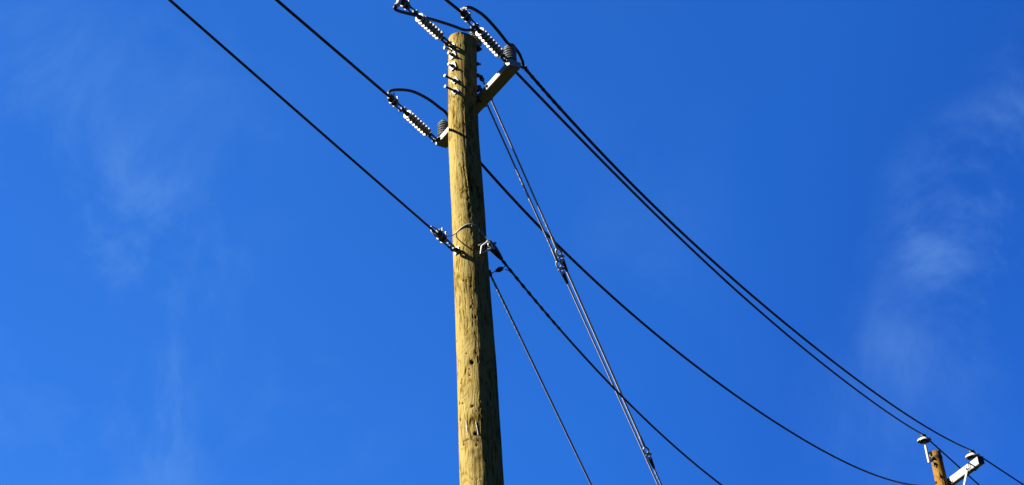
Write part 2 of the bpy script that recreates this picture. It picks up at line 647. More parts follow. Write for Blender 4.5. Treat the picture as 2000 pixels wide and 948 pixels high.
# knots (photo pixel, radius m, darkness) and checks (list of photo pixels, half width m)
KNOTS = [(891, 247, 0.045, 0.55), (898, 196, 0.06, 0.30), (899, 322, 0.035, 0.45), (918, 165, 0.05, 0.6), (927, 884, 0.06, 0.5), (921, 560, 0.045, 0.45),
         (930, 690, 0.05, 0.4), (910, 655, 0.035, 0.25), (895, 732, 0.03, 0.4), (905, 765, 0.05, 0.2), (922, 855, 0.03, 0.8), (896, 88, 0.02, 0.55), (926, 480, 0.03, 0.4)]
CHECKS = [([(904, 296), (907, 330), (912, 362), (915, 395), (917, 425)], 0.007), ([(921, 195), (917, 215), (922, 240), (919, 262)], 0.006),
          ([(914, 140), (921, 158), (927, 172), (921, 190)], 0.006), ([(921, 570), (923, 596), (925, 640)], 0.006),
          ([(918, 395), (920, 430), (922, 466)], 0.005), ([(933, 500), (934, 530), (935, 560)], 0.006), ([(926, 640), (931, 664), (929, 684), (936, 712)], 0.005),
          ([(899, 742), (905, 755), (909, 790)], 0.004), ([(913, 812), (915, 838), (914, 858)], 0.004), ([(938, 770), (937, 800), (936, 850)], 0.005),
          ([(895, 88), (895, 97)], 0.007), ([(908, 560), (909, 610)], 0.003), ([(897, 590), (899, 650)], 0.003), ([(892, 340), (894, 380)], 0.003), ([(898, 870), (905, 863), (916, 858), (930, 862), (942, 858)], 0.005),
          ([(905, 205), (904, 228), (908, 250)], 0.004), ([(912, 255), (916, 285), (921, 300), (925, 320)], 0.006), ([(889, 430), (892, 480), (893, 520)], 0.003)]
HOLES = [(887, 535, 0.011), (905, 549, 0.008), (911, 549, 0.008), (922, 708, 0.016), (917, 733, 0.009), (896, 706, 0.007), (897, 788, 0.012), (903, 788, 0.010),
         (922, 794, 0.013), (899, 820, 0.011), (905, 868, 0.010), (931, 870, 0.009), (922, 708, 0.016), (893, 700, 0.009), (929, 848, 0.016), (920, 600, 0.008), (929, 620, 0.010), (911, 690, 0.008)]


def build_near_shaft():
    NS = 200
    zs = [0.0 + 0.25 * i for i in range(19)]
    z = 4.75
    while z < POLE_TOP - 0.03:
        zs.append(z)
        z += 0.012
    NZ = len(zs)
    A = np.arange(NS) * 360.0 / NS
    AZ, ZZ = np.meshgrid(A, np.array(zs))
    disp = np.zeros_like(AZ)
    wear = np.zeros_like(AZ)

    def dang(a, b):
        return (a - b + 180) % 360 - 180
    for (px, py, rad, dk) in KNOTS:
        a, z0, _ = on_pole(px, py)
        dx = dang(AZ, a) * math.pi / 180 * 0.15
        dz = (ZZ - z0) * 0.8
        d = np.sqrt(dx * dx + dz * dz) / rad
        ringy = 0.5 + 0.5 * np.cos(d * 9.0 + 2 * np.sin(dx * 60))
        disp += 0.006 * np.exp(-d * d * 1.2) - 0.008 * np.exp(-(d * 3.2) ** 2)
        wear = np.maximum(wear, dk * np.exp(-(d * 2.6) ** 2))
        wear = np.maximum(wear, 0.55 * dk * ringy * np.exp(-(d * 1.1) ** 2))
    for (pts, hw) in CHECKS:
        q = [on_pole(*p)[:2] for p in pts]
        zq = [k[1] for k in q]
        horiz = max(zq) - min(zq) < 0.06 and len(pts) > 3
        order = sorted(q, key=(lambda k: k[0]) if horiz else (lambda k: k[1]))
        if horiz:
            aa = np.array([k[0] for k in order])
            c0 = np.interp(AZ, aa, [k[1] for k in order])
            d = np.abs(ZZ - c0)
            ins = np.clip((AZ - aa[0]) / 6, 0, 1) * np.clip((aa[-1] - AZ) / 6, 0, 1)
        else:
            zz = np.array([k[1] for k in order])
            c0 = np.interp(ZZ, zz, [k[0] for k in order]) + 1.2 * np.sin(ZZ * 71) + 0.8 * np.sin(ZZ * 163)
            d = np.abs(dang(AZ, c0)) * math.pi / 180 * 0.15
            ins = np.clip((ZZ - zz[0]) / 0.05 + 0.2, 0, 1) * np.clip((zz[-1] - ZZ) / 0.05 + 0.2, 0, 1)
        w = hw * (0.30 + 0.5 * np.sin(ZZ * 37 + 1) ** 2)
        k = np.clip(1 - d / (w * 1.25), 0, 1) * ins
        disp -= 0.006 * k
        wear = np.maximum(wear, np.clip(k * 1.1, 0, 0.8))
    for (px, py, rad) in HOLES:
        a, z0, _ = on_pole(px, py)
        dx = dang(AZ, a) * math.pi / 180 * 0.15
        d = np.sqrt(dx * dx + ((ZZ - z0) * 0.85) ** 2) / rad
        k = np.clip(1.3 - d * d, 0, 1)
        disp -= 0.009 * k
        wear = np.maximum(wear, k)
    # slow unevenness and shaved facets
    verts = []
    for i in range(NZ):
        c, rr = pole_c(zs[i]), pole_r(zs[i])
        fine = zs[i] >= 4.7
        for j in range(NS):
            a = A[j]
            d = 0.0
            if fine:
                h = azv(a)
                d = 0.0065 * noise.noise(Vector((h.x * 1.6, h.y * 1.6, zs[i] * 1.1))) + 0.0022 * noise.noise(Vector((h.x * 7, h.y * 7, zs[i] * 3.0))) \
                    + 0.0012 * noise.noise(Vector((h.x * 26, h.y * 26, zs[i] * 5.0)))
            verts.append(c + azv(a) * (rr + d + disp[i, j]))
    wear_l = list(wear.reshape(-1))
    # chamfered, slightly hollow sawn top
    extra = [(POLE_TOP - 0.022, -0.0012), (POLE_TOP - 0.012, -0.005), (POLE_TOP - 0.004, -0.012), (POLE_TOP, -0.024), (POLE_TOP - 0.001, -0.075)]
    for (zz, dr) in extra:
        c = pole_c(zz)
        for j in range(NS):
            verts.append(c + azv(A[j]) * (pole_r(POLE_TOP) + dr + disp[-1, j] * 0.3) + UP * (0.022 * math.cos(R(A[j] - 285))))
            wear_l.append(0.15 + 0.25 * random.random())
    NR = NZ + len(extra)
    fs = []
    for i in range(NR - 1):
        for j in range(NS):
            fs.append((i * NS + j, i * NS + (j + 1) % NS, (i + 1) * NS + (j + 1) % NS, (i + 1) * NS + j))
    fs.append(tuple((NR - 1) * NS + j for j in range(NS)))
    fs.append(tuple(range(NS - 1, -1, -1)))
    return verts, fs, wear_l


POLE1 = thing('utility_pole', 'tall weathered yellow wooden utility pole with step bolts and short steel crossarm', 'utility pole', Matrix.Translation(pole_c(0.0)))
vs, fs, wr = build_near_shaft()
mbs = MB()
mbs.v, mbs.f = [tuple(p - pole_c(0.0)) for p in vs], fs
me = bpy.data.meshes.new('shaft')
me.from_pydata(mbs.v, [], mbs.f)
me.polygons.foreach_set('use_smooth', [True] * len(me.polygons))
me.set_sharp_from_angle(angle=R(60))
wa = me.attributes.new('wear', 'FLOAT', 'POINT')
wa.data.foreach_set('value', wr)
me.materials.append(M['wood'])
shaft = bpy.data.objects.new('shaft', me)
col.objects.link(shaft)
shaft.parent = POLE1


def p1(name, mat, mb, smooth=38, parent=None):
    """near-pole part from world coordinates"""
    base = pole_c(0.0)
    mb.v = [tuple(Vector(p) - base) for p in mb.v]
    return part(name, mat, parent or POLE1, mb, smooth)


# crossarm: steel channel bolted to the far side of the pole
ARM_AZ, ARM_Z, ARM_W, ARM_H, ARM_OFF = 147.8, 9.15, 0.125, 0.062, 0.205
ARM_A, ARM_N = azv(ARM_AZ), azv(ARM_AZ - 90)
ARM_C = pole_c(9.15)
ARM_R, ARM_L = 0.635, -0.83


def arm_pt(s, off=ARM_OFF, z=ARM_Z):
    return Vector((ARM_C.x, ARM_C.y, 0)) + ARM_A * s + ARM_N * off + UP * z


mb = MB()
mb.box(arm_pt((ARM_R + ARM_L) / 2, z=ARM_Z + ARM_H / 2), ARM_A, ARM_N, UP, ARM_R - ARM_L, ARM_W, ARM_H, 0.005)
ARM1 = p1('crossarm', 'arm', mb)
for s in (-0.1, 0.1):
    mb = MB()
    mb.tube([arm_pt(s * 0.6, ARM_OFF + 0.09, ARM_Z + 0.031), arm_pt(s * 0.6, 0.10, ARM_Z + 0.031)], 0.009, 8)
    mb.hexnut(arm_pt(s * 0.6, ARM_OFF + 0.072, ARM_Z + 0.031), ARM_N, 0.02, 0.016)
    p1('bolt', 'steel', mb)
mb = MB()
mb.tube([arm_pt(0.60, ARM_OFF - 0.01, ARM_Z - 0.02), arm_pt(0.60, ARM_OFF - 0.01, ARM_Z + 0.07)], 0.009, 8)
mb.hexnut(arm_pt(0.60, ARM_OFF - 0.01, ARM_Z - 0.008), UP, 0.018, 0.014)
p1('bolt', 'steel', mb)


def washer(az, z, w, h, th, rotdeg=45):
    """square washer curved to the pole"""
    mb = MB()
    n = 6
    c0 = pole_c(z)
    grid = []
    for layer in (0.0015, th):
        for i in range(n + 1):
            for j in range(n + 1):
                x, y = (i / n - 0.5) * w, (j / n - 0.5) * h
                cr, sr = math.cos(R(rotdeg)), math.sin(R(rotdeg))
                xx, yy = x * cr - y * sr, x * sr + y * cr
                rr = pole_r(z)
                # local x grows to the right as seen from outside (decreasing azimuth)
                a = az - math.degrees(xx / rr)
                grid.append(pole_pt(a, z + yy, layer + 0.004))
    k = (n + 1) ** 2
    fs = []
    for L0 in (0, k):
        for i in range(n):
            for j in range(n):
                q = L0 + i * (n + 1) + j
                fs.append((q, q + 1, q + n + 2, q + n + 1))
    edge = [j for j in range(n + 1)] + [i * (n + 1) + n for i in range(1, n + 1)] + [n * (n + 1) + j for j in range(n - 1, -1, -1)] + [i * (n + 1) for i in range(n - 1, 0, -1)]
    for i in range(len(edge)):
        a, b = edge[i], edge[(i + 1) % len(edge)]
        fs.append((a, b, b + k, a + k))
    mb.add(grid, fs)
    return mb


for s_ in (-0.74, 0.22):
    mb = MB()
    q_ = arm_pt(s_, ARM_OFF - ARM_W / 2, ARM_Z + 0.031)
    mb.hexnut(q_ - ARM_N * 0.007, ARM_N, 0.016, 0.014)
    mb.tube([q_ - ARM_N * 0.022, q_], 0.008, 8)
    p1('bolt_head', 'dark_steel', mb)
# step bolts: plate, bolt head out towards the left, threaded end out at the back
for (px, py, w, h, rot, L) in ((885, 108, 0.062, 0.085, 12, 0.055), (885.5, 130, 0.060, 0.085, 12, 0.055), (889, 158, 0.052, 0.062, 30, 0.125), (890, 179, 0.052, 0.062, 30, 0.125)):
    a, z, P = on_pole(px, py)
    p1('step_plate', 'steel', washer(a, z, w, h, 0.010, rot))
    b_az = 226
    d = azv(b_az)
    mb = MB()
    mb.tube([P - d * 0.02, P + d * (L - 0.012), P + d * L], [0.0105, 0.0105, 0.009], 10)
    mb.hexnut(P + d * 0.022, d, 0.021, 0.016)
    bo = p1('step_bolt', 'dark_steel', mb)
    mb = MB()
    mb.lathe([(0, 0.015), (0.003, 0.0165), (0.010, 0.0165), (0.013, 0.012)], P + d * (L - 0.004), d, 10)
    p1('bolt_head', 'steel', mb, parent=None)
    # far end of the through bolt
    q = pole_pt(b_az - 180 + 25, z + 0.0, -0.02)
    dd = azv(b_az - 180 + 25)
    mb = MB()
    mb.tube([q, q + dd * 0.065], 0.010, 8)
    mb.hexnut(q + dd * 0.034, dd, 0.02, 0.016)
    p1('bolt_end', 'dark_steel', mb)

# two driven staples, pale wire
for (xa, ya, xb, yb) in ((911, 822, 914, 850), (929.5, 824, 934, 850)):
    a0, z0, P0 = on_pole(xa, ya)
    a1, z1, P1 = on_pole(xb, yb)
    mb = MB()
    mb.tube([pole_pt(a0, z0, -0.015), pole_pt(a0, z0, 0.006), pole_pt(a1, z1, 0.006), pole_pt(a1, z1, -0.015)], 0.0030, 6)
    p1('staple', 'strand', mb)

# eye bolts that carry the dead ends
def eye_bolt(az, z, reach, ring_r=0.026, out_az=None):
    d = azv(out_az if out_az is not None else az)
    P = pole_pt(az, z)
    p1('curved_washer', 'steel', washer(az, z, 0.060, 0.060, 0.008, 15))
    mb = MB()
    mb.tube([P - d * 0.02, P + d * (reach - ring_r)], 0.012, 10)
    mb.hexnut(P + d * 0.022, d, 0.024, 0.02)
    side = d.cross(UP)
    mb.ring(P + d * reach, side, ring_r, 0.0095, 18, 8)
    p1('eye_bolt', 'dark_steel', mb)
    q = pole_pt(az + 180, z, -0.02)
    dd = azv(az + 180)
    mb = MB()
    mb.tube([q, q + dd * 0.075], 0.011, 8)
    mb.hexnut(q + dd * 0.036, dd, 0.022, 0.018)
    p1('bolt_end', 'dark_steel', mb)
    return P + d * reach


LINE_AZ = 208.0
LD = azv(LINE_AZ)
aB, zB, _ = on_pole(884, 92)
EYE_B = eye_bolt(aB, zB, 0.06, 0.026, 216)
aD, zD, _ = on_pole(893, 490)
EYE_D = eye_bolt(aD, zD, 0.07, 0.028, 214)
# loose ground-wire clip and bolt tip beside the top eye
a, z, P = on_pole(881, 97)
mb = MB()
mb.tube([P - azv(240) * 0.01, P + azv(240) * 0.075], 0.010, 8)
mb.lathe([(0, 0.019), (0.012, 0.019)], P + azv(240) * 0.062, azv(240), 8)
p1('bolt', 'steel', mb)

# post bracket at the pole head for the middle phase
PB_BASE = Vector((-0.236, POLE_Y + 0.20, 9.90))
mb = MB()
dirb = PB_BASE - pole_c(9.885)
dirb.z = 0
dirb.normalize()
sideb = dirb.cross(UP).normalized()
mb.box(PB_BASE - dirb * 0.035 + UP * -0.012, dirb, sideb, UP, 0.17, 0.08, 0.02, 0.004)
mb.box(PB_BASE - dirb * 0.02 + UP * -0.08, (dirb + UP * 0.9).normalized(), sideb, (UP - dirb * 0.9).normalized(), 0.20, 0.05, 0.014, 0.003)
mb.box(pole_pt(math.degrees(math.atan2(dirb.x, dirb.y)), 9.75, 0.006), UP, sideb, dirb, 0.26, 0.07, 0.014, 0.003)
p1('post_bracket', 'dark_steel', mb)

# ------------------------------------------------------------------ strain insulators (polymer dead ends)
def make_strain(mat4, label):
    t = thing('strain_insulator', label, 'insulator', mat4, 'strain insulators of the incoming phase wires')
    X = Vector((1, 0, 0))
    mb = MB()
    mb.lathe([(0.10, 0.013), (0.13, 0.019), (0.145, 0.019), (0.15, 0.025), (0.52, 0.025), (0.525, 0.020), (0.555, 0.020), (0.58, 0.013)], (0, 0, 0), X, 14)  # core dark and widened to stand in for shade between the sheds
    part('core', 'core', t, mb)
    for k in range(8):
        x = 0.172 + k * 0.0475
        mb = MB()
        mb.lathe([(x - 0.006, 0.020), (x - 0.006, 0.036), (x - 0.008, 0.043), (x - 0.006, 0.0475), (x - 0.001, 0.0495), (x + 0.005, 0.0480), (x + 0.008, 0.043), (x + 0.009, 0.034), (x + 0.012, 0.020)], (0, 0, 0), X, 26)
        part('shed', 'polymer', t, mb, 50)
    # clevis at the pole end, tongue at the line end
    mb = MB()
    Y, Z = Vector((0, 1, 0)), Vector((0, 0, 1))
    for s in (-1, 1):
        mb.box((0.055, s * 0.019, 0), X, Y, Z, 0.13, 0.008, 0.030, 0.002)
    mb.box((0.115, 0, 0), X, Y, Z, 0.02, 0.042, 0.030, 0.003)
    part('clevis', 'dark_steel', t, mb)
    for (x, h) in ((0.01, 0.033), (0.60, 0.036)):
        mb = MB()
        mb.tube([(x, -h, 0), (x, h, 0)], 0.009, 8)
        mb.hexnut((x, -h * 0.9, 0), Y, 0.017, 0.012)
        mb.hexnut((x, h * 0.9, 0), Y, 0.017, 0.012)
        part('pin', 'steel', t, mb)
    mb = MB()
    mb.box((0.595, 0, 0), X, Y, Z, 0.055, 0.016, 0.034, 0.004)
    part('tongue', 'dark_steel', t, mb)
    return t


# where each strain set runs, read off the photograph in the vertical plane of the line
def line_pt(px, py, P):
    return hit_plane_az(px, py, P, LINE_AZ)


ATT_C = arm_pt(-0.79, ARM_OFF - 0.08, ARM_Z + 0.03)
ATT_A = arm_pt(0.585, ARM_OFF - 0.075, ARM_Z + ARM_H + 0.03)
ATT_B = EYE_B
DIR = {}
DIR['C'] = (line_pt(767, 197, ATT_C) - ATT_C).normalized()
DIR['A'] = (line_pt(916, 39, ATT_A) - ATT_A).normalized()
ATT_A = ATT_A - DIR['A'] * 0.06
DIR['B'] = (line_pt(799, 16, ATT_B) - ATT_B).normalized()
SI_C = make_strain(basis(ATT_C, DIR['C']), 'pale ribbed strain insulator at the short crossarm tip behind the wooden pole')
SI_A = copy_tree(SI_C, basis(ATT_A, DIR['A']), 'pale ribbed strain insulator beside the post insulator on the long crossarm tip')
SI_B = copy_tree(SI_C, basis(ATT_B, DIR['B']), 'pale ribbed strain insulator eye-bolted to the head of the wooden pole')
# lugs that hold the two arm strain sets
for (P, s) in ((ATT_C, -0.79), (ATT_A, 0.585)):
    mb = MB()
    q = arm_pt(s, ARM_OFF - 0.03, P.z)
    dd = (q - P)
    mb.box((P + q) / 2 + UP * 0.0, dd.normalized(), dd.normalized().cross(UP).normalized(), UP, dd.length + 0.05, 0.014, 0.036, 0.003)
    if P is ATT_A:
        mb.box(arm_pt(s, ARM_OFF - 0.05, ARM_Z + ARM_H + 0.012), ARM_A, ARM_N, UP, 0.045, 0.02, 0.06, 0.004)
    p1('strain_lug', 'steel', mb)


# ------------------------------------------------------------------ dead-end clamps
def make_clamp(mat4, label):
    t = thing('dead_end_clamp', label, 'clamp', mat4, 'bolted dead-end clamps on the incoming wires')
    X, Y, Z = Vector((1, 0, 0)), Vector((0, 1, 0)), Vector((0, 0, 1))
    for s in (-1, 1):
        mb = MB()
        mb.box((0.045, s * 0.022, 0), X, Y, Z, 0.13, 0.007, 0.020, 0.002)
        part('strap', 'dark_steel', t, mb)
    mb = MB()
    mb.lathe([(0.085, 0.016), (0.095, 0.028), (0.13, 0.036), (0.19, 0.034), (0.225, 0.026), (0.235, 0.018)], (0, 0, 0), X, 12)
    part('body', 'dark_steel', t, mb)
    mb = MB()
    mb.box((0.155, 0, 0.038), X, Y, Z, 0.11, 0.034, 0.022, 0.004)
    part('keeper', 'dark_steel', t, mb)
    for x in (0.125, 0.185):
        mb = MB()
        mb.tube(spline([(x, -0.026, 0.068), (x, -0.028, 0.0), (x, -0.018, -0.032), (x, 0, -0.040), (x, 0.018, -0.032), (x, 0.028, 0.0), (x, 0.026, 0.068)], 4), 0.006, 7)
        for s in (-1, 1):
            mb.hexnut((x, s * 0.026, 0.057), Z, 0.011, 0.010)
        part('u_bolt', 'steel', t, mb)
    return t


CL = {}
for k, P in (('C', ATT_C), ('A', ATT_A), ('B', ATT_B)):
    CL[k] = P + DIR[k] * 0.60
CLAMP_C = make_clamp(basis(CL['C'], DIR['C']), 'bolted dead-end clamp ending the wire that jumpers behind the wooden pole')
CLAMP_A = copy_tree(CLAMP_C, basis(CL['A'], DIR['A']), 'bolted dead-end clamp below the tall jumper arch to the long crossarm tip')
CLAMP_B = copy_tree(CLAMP_C, basis(CL['B'], DIR['B']), 'bolted dead-end clamp of the wire held at the wooden pole head')
DIR['D'] = (line_pt(848, 450, EYE_D) - EYE_D).normalized()
CL['D'] = EYE_D + DIR['D'] * 0.025
CLAMP_D = copy_tree(CLAMP_C, basis(CL['D'], DIR['D']), 'bolted dead-end clamp of the lowest wire, close to the pole face')
# link from the lower eye bolt to its clamp
mb = MB()
mb.ring(EYE_D + DIR['D'] * 0.03, UP.cross(DIR['D']).cross(DIR['D']), 0.026, 0.007, 18, 7, 1.7, DIR['D'])
p1('link', 'steel', mb)
# the free tail of the lowest wire, curled round the clamp's end
W = DIR['D']
mb = MB()
c0 = CL['D'] + W * 0.235
sd = W.cross(UP).normalized()
mb.tube(spline([c0 - W * 0.06 - UP * 0.028, c0 + W * 0.01 - UP * 0.045, c0 + W * 0.055 - UP * 0.015 + sd * 0.012, c0 + W * 0.05 + UP * 0.03 + sd * 0.02, c0 + UP * 0.045 + sd * 0.012, c0 - W * 0.07 + UP * 0.04], 5), 0.0075, 7)
p1('wire_tail', 'alu', mb)

# ------------------------------------------------------------------ post insulators
def make_post(mat4, label):
    t = thing('post_insulator', label, 'insulator', mat4, 'ribbed post insulators on the near pole')
    prof = [(0.0, 0.040), (0.018, 0.044), (0.022, 0.052)]
    x = 0.022
    for k in range(6):
        rr = 0.063 if k < 5 else 0.056
        prof += [(x, rr - 0.008), (x + 0.004, rr - 0.001), (x + 0.009, rr), (x + 0.014, rr - 0.004), (x + 0.021, rr - 0.012), (x + 0.026, rr - 0.015)]
        x += 0.027
    prof += [(x + 0.001, 0.036), (x + 0.004, 0.026), (x + 0.008, 0.023), (x + 0.012, 0.026), (x + 0.018, 0.028), (x + 0.022, 0.024), (x + 0.024, 0.012)]
    mb = MB()
    mb.lathe(prof, (0, 0, 0), UP, 36)
    part('body', 'porcelain', t, mb, 30)
    mb = MB()
    mb.lathe([(-0.055, 0.010), (-0.0125, 0.010), (-0.0125, 0.034), (0.004, 0.038)], (0, 0, 0), UP, 16)
    part('base', 'steel', t, mb)
    return t


POST_H = 0.208
Z_ON = ARM_Z + ARM_H + 0.012
PO_A = arm_pt(0.575, ARM_OFF - 0.012, Z_ON)
PO_C = arm_pt(-0.765, ARM_OFF + 0.0, Z_ON)
PO_B = PB_BASE + UP * 0.011
POST_A = make_post(Matrix.Translation(PO_A), 'grey-green ribbed post insulator on the tip of the long crossarm side')
POST_C = copy_tree(POST_A, Matrix.Translation(PO_C), 'grey ribbed post insulator half hidden behind the wooden pole shaft')
POST_B = copy_tree(POST_A, Matrix.Translation(PO_B), 'ribbed post insulator in shade at the back of the pole head')

# ------------------------------------------------------------------ far pole
AX2 = Vector((7.985, 24.822, 0))
TOP2 = 10.62
POLE2 = thing('utility_pole', 'distant orange-brown wooden pole with pale braced crossarm', 'utility pole', Matrix.Translation(AX2))


def r2f(z):
    return 0.110 + (TOP2 - z) * 0.0105


NS2 = 64
zs2 = [i * 0.4 for i in range(20)] + [8.0 + 0.05 * i for i in range(52)]
zs2 = [z for z in zs2 if z < TOP2 - 0.03]
vv, ff, ww = [], [], []
for z in zs2:
    for j in range(NS2):
        h = azv(360 * j / NS2)
        d = 0.005 * noise.noise(Vector((h.x * 2 + 9, h.y * 2, z * 0.9))) + 0.003 * noise.noise(Vector((h.x * 9, h.y * 9 + 4, z * 2)))
        vv.append(h * (r2f(z) + d) + UP * z)
        ww.append(max(0, 0.7 * noise.noise(Vector((h.x * 5, h.y * 5 + 4, z * 1.4))) - 0.15))
for (z, dr) in ((TOP2 - 0.02, 0.0), (TOP2 - 0.006, -0.006), (TOP2, -0.018), (TOP2, -0.06)):
    for j in range(NS2):
        vv.append(azv(360 * j / NS2) * (r2f(TOP2) + dr) + UP * z)
        ww.append(0.4)
nr = len(zs2) + 4
for i in range(nr - 1):
    for j in range(NS2):
        ff.append((i * NS2 + j, i * NS2 + (j + 1) % NS2, (i + 1) * NS2 + (j + 1) % NS2, (i + 1) * NS2 + j))
ff.append(tuple((nr - 1) * NS2 + j for j in range(NS2)))
me = bpy.data.meshes.new('shaft')
me.from_pydata([tuple(p) for p in vv], [], ff)
me.polygons.foreach_set('use_smooth', [True] * len(me.polygons))
me.set_sharp_from_angle(angle=R(55))
wa = me.attributes.new('wear', 'FLOAT', 'POINT')
wa.data.foreach_set('value', ww)
me.materials.append(M['wood2'])
o = bpy.data.objects.new('shaft', me)
col.objects.link(o)
o.parent = POLE2


def p2(name, mat, mb, smooth=38):
    mb.v = [tuple(Vector(p) - AX2) for p in mb.v]
    return part(name, mat, POLE2, mb, smooth)


A2, N2 = azv(166.8), azv(76.8)
ARM2_Z, ARM2_W, ARM2_H, OFF2 = 9.92, 0.115, 0.145, 0.178


def arm2_pt(s, off=OFF2, z=ARM2_Z):
    return AX2 + A2 * s + N2 * off + UP * z


mb = MB()
mb.box(arm2_pt(0.0, z=ARM2_Z + ARM2_H / 2), A2, N2, UP, 2.40, ARM2_W, ARM2_H, 0.008)
p2('crossarm', 'arm2', mb)
for sgn in (1, -1):
    mb = MB()
    qa = arm2_pt(sgn * 0.80, OFF2 - ARM2_W / 2 - 0.008, ARM2_Z + 0.05)
    qb = AX2 + azv(166.8 - 90 + 90 * (1 if sgn > 0 else -1)) * (r2f(9.2) + 0.004) * 0.6 + N2 * 0.085 + UP * 9.20
    dd = (qb - qa).normalized()
    ss = dd.cross(N2).normalized()
    mb.box((qa + qb) / 2, dd, ss, dd.cross(ss).normalized(), (qb - qa).length + 0.06, 0.055, 0.012, 0.002)
    p2('brace', 'arm2', mb)
    mb = MB()
    mb.tube([qa - N2 * 0.03, qa + N2 * 0.17], 0.010, 8)
    mb.hexnut(qa - N2 * 0.014, N2, 0.02, 0.016)
    p2('bolt', 'dark_steel', mb)
for s in (0.86, 0.91):
    mb = MB()
    h2, w2 = ARM2_H / 2 + 0.004, ARM2_W / 2 + 0.004
    c = arm2_pt(s, OFF2, ARM2_Z + ARM2_H / 2)
    mb.tube([c + N2 * a + UP * b for (a, b) in ((-w2, -h2), (-w2, h2), (w2, h2), (w2, -h2), (-w2, -h2))], 0.009, 7)
    p2('tie_band', 'dark_steel', mb)
mb = MB()
mb.tube([arm2_pt(1.02, OFF2, ARM2_Z - 0.035), arm2_pt(1.02, OFF2, ARM2_Z + 0.02)], 0.012, 8)
mb.hexnut(arm2_pt(1.02, OFF2, ARM2_Z - 0.014), UP, 0.022, 0.02)
p2('bolt', 'dark_steel', mb)
mb = MB()
mb.tube([arm2_pt(0, OFF2 + 0.10, ARM2_Z + 0.07), arm2_pt(0, -0.15, ARM2_Z + 0.07)], 0.011, 8)
mb.hexnut(arm2_pt(0, -0.125, ARM2_Z + 0.07), N2, 0.026, 0.02)
p2('bolt', 'dark_steel', mb)

for sgn in (1, -1):  # added dark plates stand in for shade on the arm's end faces
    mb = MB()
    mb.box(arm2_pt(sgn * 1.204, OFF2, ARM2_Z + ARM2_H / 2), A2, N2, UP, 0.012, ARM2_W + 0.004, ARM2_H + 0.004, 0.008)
    p2('end_shade', 'dark_steel', mb)
mb = MB()
for z in (10.475, 10.505):
    mb.lathe([(-0.012, r2f(10.5) + 0.001), (-0.010, r2f(10.5) + 0.009), (0.010, r2f(10.5) + 0.009), (0.012, r2f(10.5) + 0.001)], AX2 + UP * z, UP, 40)
p2('band', 'dark_steel', mb)
# pole-top pin bracket
PIN_C = AX2 + Vector((-0.175, -0.07, 0))
mb = MB()
mb.lathe([(0.0, 0.027), (0.34, 0.025), (0.38, 0.016), (0.46, 0.014)], PIN_C + UP * 10.38, UP, 12)
dpin = (AX2 - PIN_C).normalized()
for z in (10.42, 10.58):
    mb.box(PIN_C + dpin * 0.055 + UP * z, dpin, dpin.cross(UP).normalized(), UP, 0.12, 0.045, 0.03, 0.003)
p2('top_pin', 'arm2', mb)
for z in (10.36, 10.47):
    mb = MB()
    q = AX2 + azv(225) * (r2f(z) - 0.02) + UP * z
    mb.tube([q, q + azv(225) * 0.085], 0.013, 8)
    mb.hexnut(q + azv(225) * 0.05, azv(225), 0.03, 0.022)
    p2('bolt', 'dark_steel', mb)
mb = MB()
q = AX2 + azv(222) * (r2f(10.3) + 0.02) + UP * 10.33
mb.ring(q, azv(150), 0.035, 0.008, 16, 6, 1.3)
p2('wire_loop', 'steel', mb)
q = AX2 + azv(196) * r2f(10.08) + UP * 10.08
mb = MB()
mb.tube(spline([q - azv(196) * 0.02, q + azv(196) * 0.07, q + azv(200) * 0.10 + UP * 0.03, q + azv(205) * 0.09 + UP * 0.07], 5), 0.012, 8)
mb.hexnut(q + azv(196) * 0.02, azv(196), 0.032, 0.025)
p2('hook_bolt', 'dark_steel', mb)


# pin insulators: wide flat bell
def make_pin(mat4, label):
    t = thing('pin_insulator', label, 'insulator', mat4, 'white pin insulators on the far pole')
    mb = MB()
    mb.lathe([(-0.002, 0.030), (-0.010, 0.126), (-0.014, 0.132), (-0.010, 0.137), (0.004, 0.137), (0.022, 0.130), (0.038, 0.112), (0.050, 0.084), (0.058, 0.060),
              (0.064, 0.046), (0.076, 0.038), (0.088, 0.043), (0.100, 0.046), (0.112, 0.040), (0.118, 0.020)], (0, 0, 0), UP, 36)
    part('bell', 'bell', t, mb, 40)
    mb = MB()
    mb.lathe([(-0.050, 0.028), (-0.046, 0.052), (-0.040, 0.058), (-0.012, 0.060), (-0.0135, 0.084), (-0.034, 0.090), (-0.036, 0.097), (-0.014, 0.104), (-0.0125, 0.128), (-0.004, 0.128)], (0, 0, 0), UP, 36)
    part('underside', 'bell_shade', t, mb, 40)  # shade below the bell, put into a dark colour
    mb = MB()
    mb.lathe([(-0.12, 0.014), (-0.02, 0.016)], (0, 0, 0), UP, 12)
    part('pin', 'steel', t, mb)
    mb = MB()
    mb.lathe([(0.074, 0.046), (0.080, 0.056), (0.104, 0.058), (0.116, 0.050)], (0, 0, 0), UP, 18)
    part('tie', 'cable', t, mb)
    return t


PI_B = PIN_C + UP * 10.84
PI_A = arm2_pt(0.97, OFF2, ARM2_Z + ARM2_H + 0.085)
PI_C = arm2_pt(-0.97, OFF2, ARM2_Z + ARM2_H + 0.085)
PIN_B = make_pin(Matrix.Translation(PI_B), 'white bell pin insulator standing above the top of the distant pole')
PIN_A = copy_tree(PIN_B, Matrix.Translation(PI_A), 'white bell pin insulator on the pale crossarm tip of the distant pole')
PIN_D = copy_tree(PIN_B, Matrix.Translation(PI_C), 'white bell pin insulator on the crossarm end behind the distant pole')


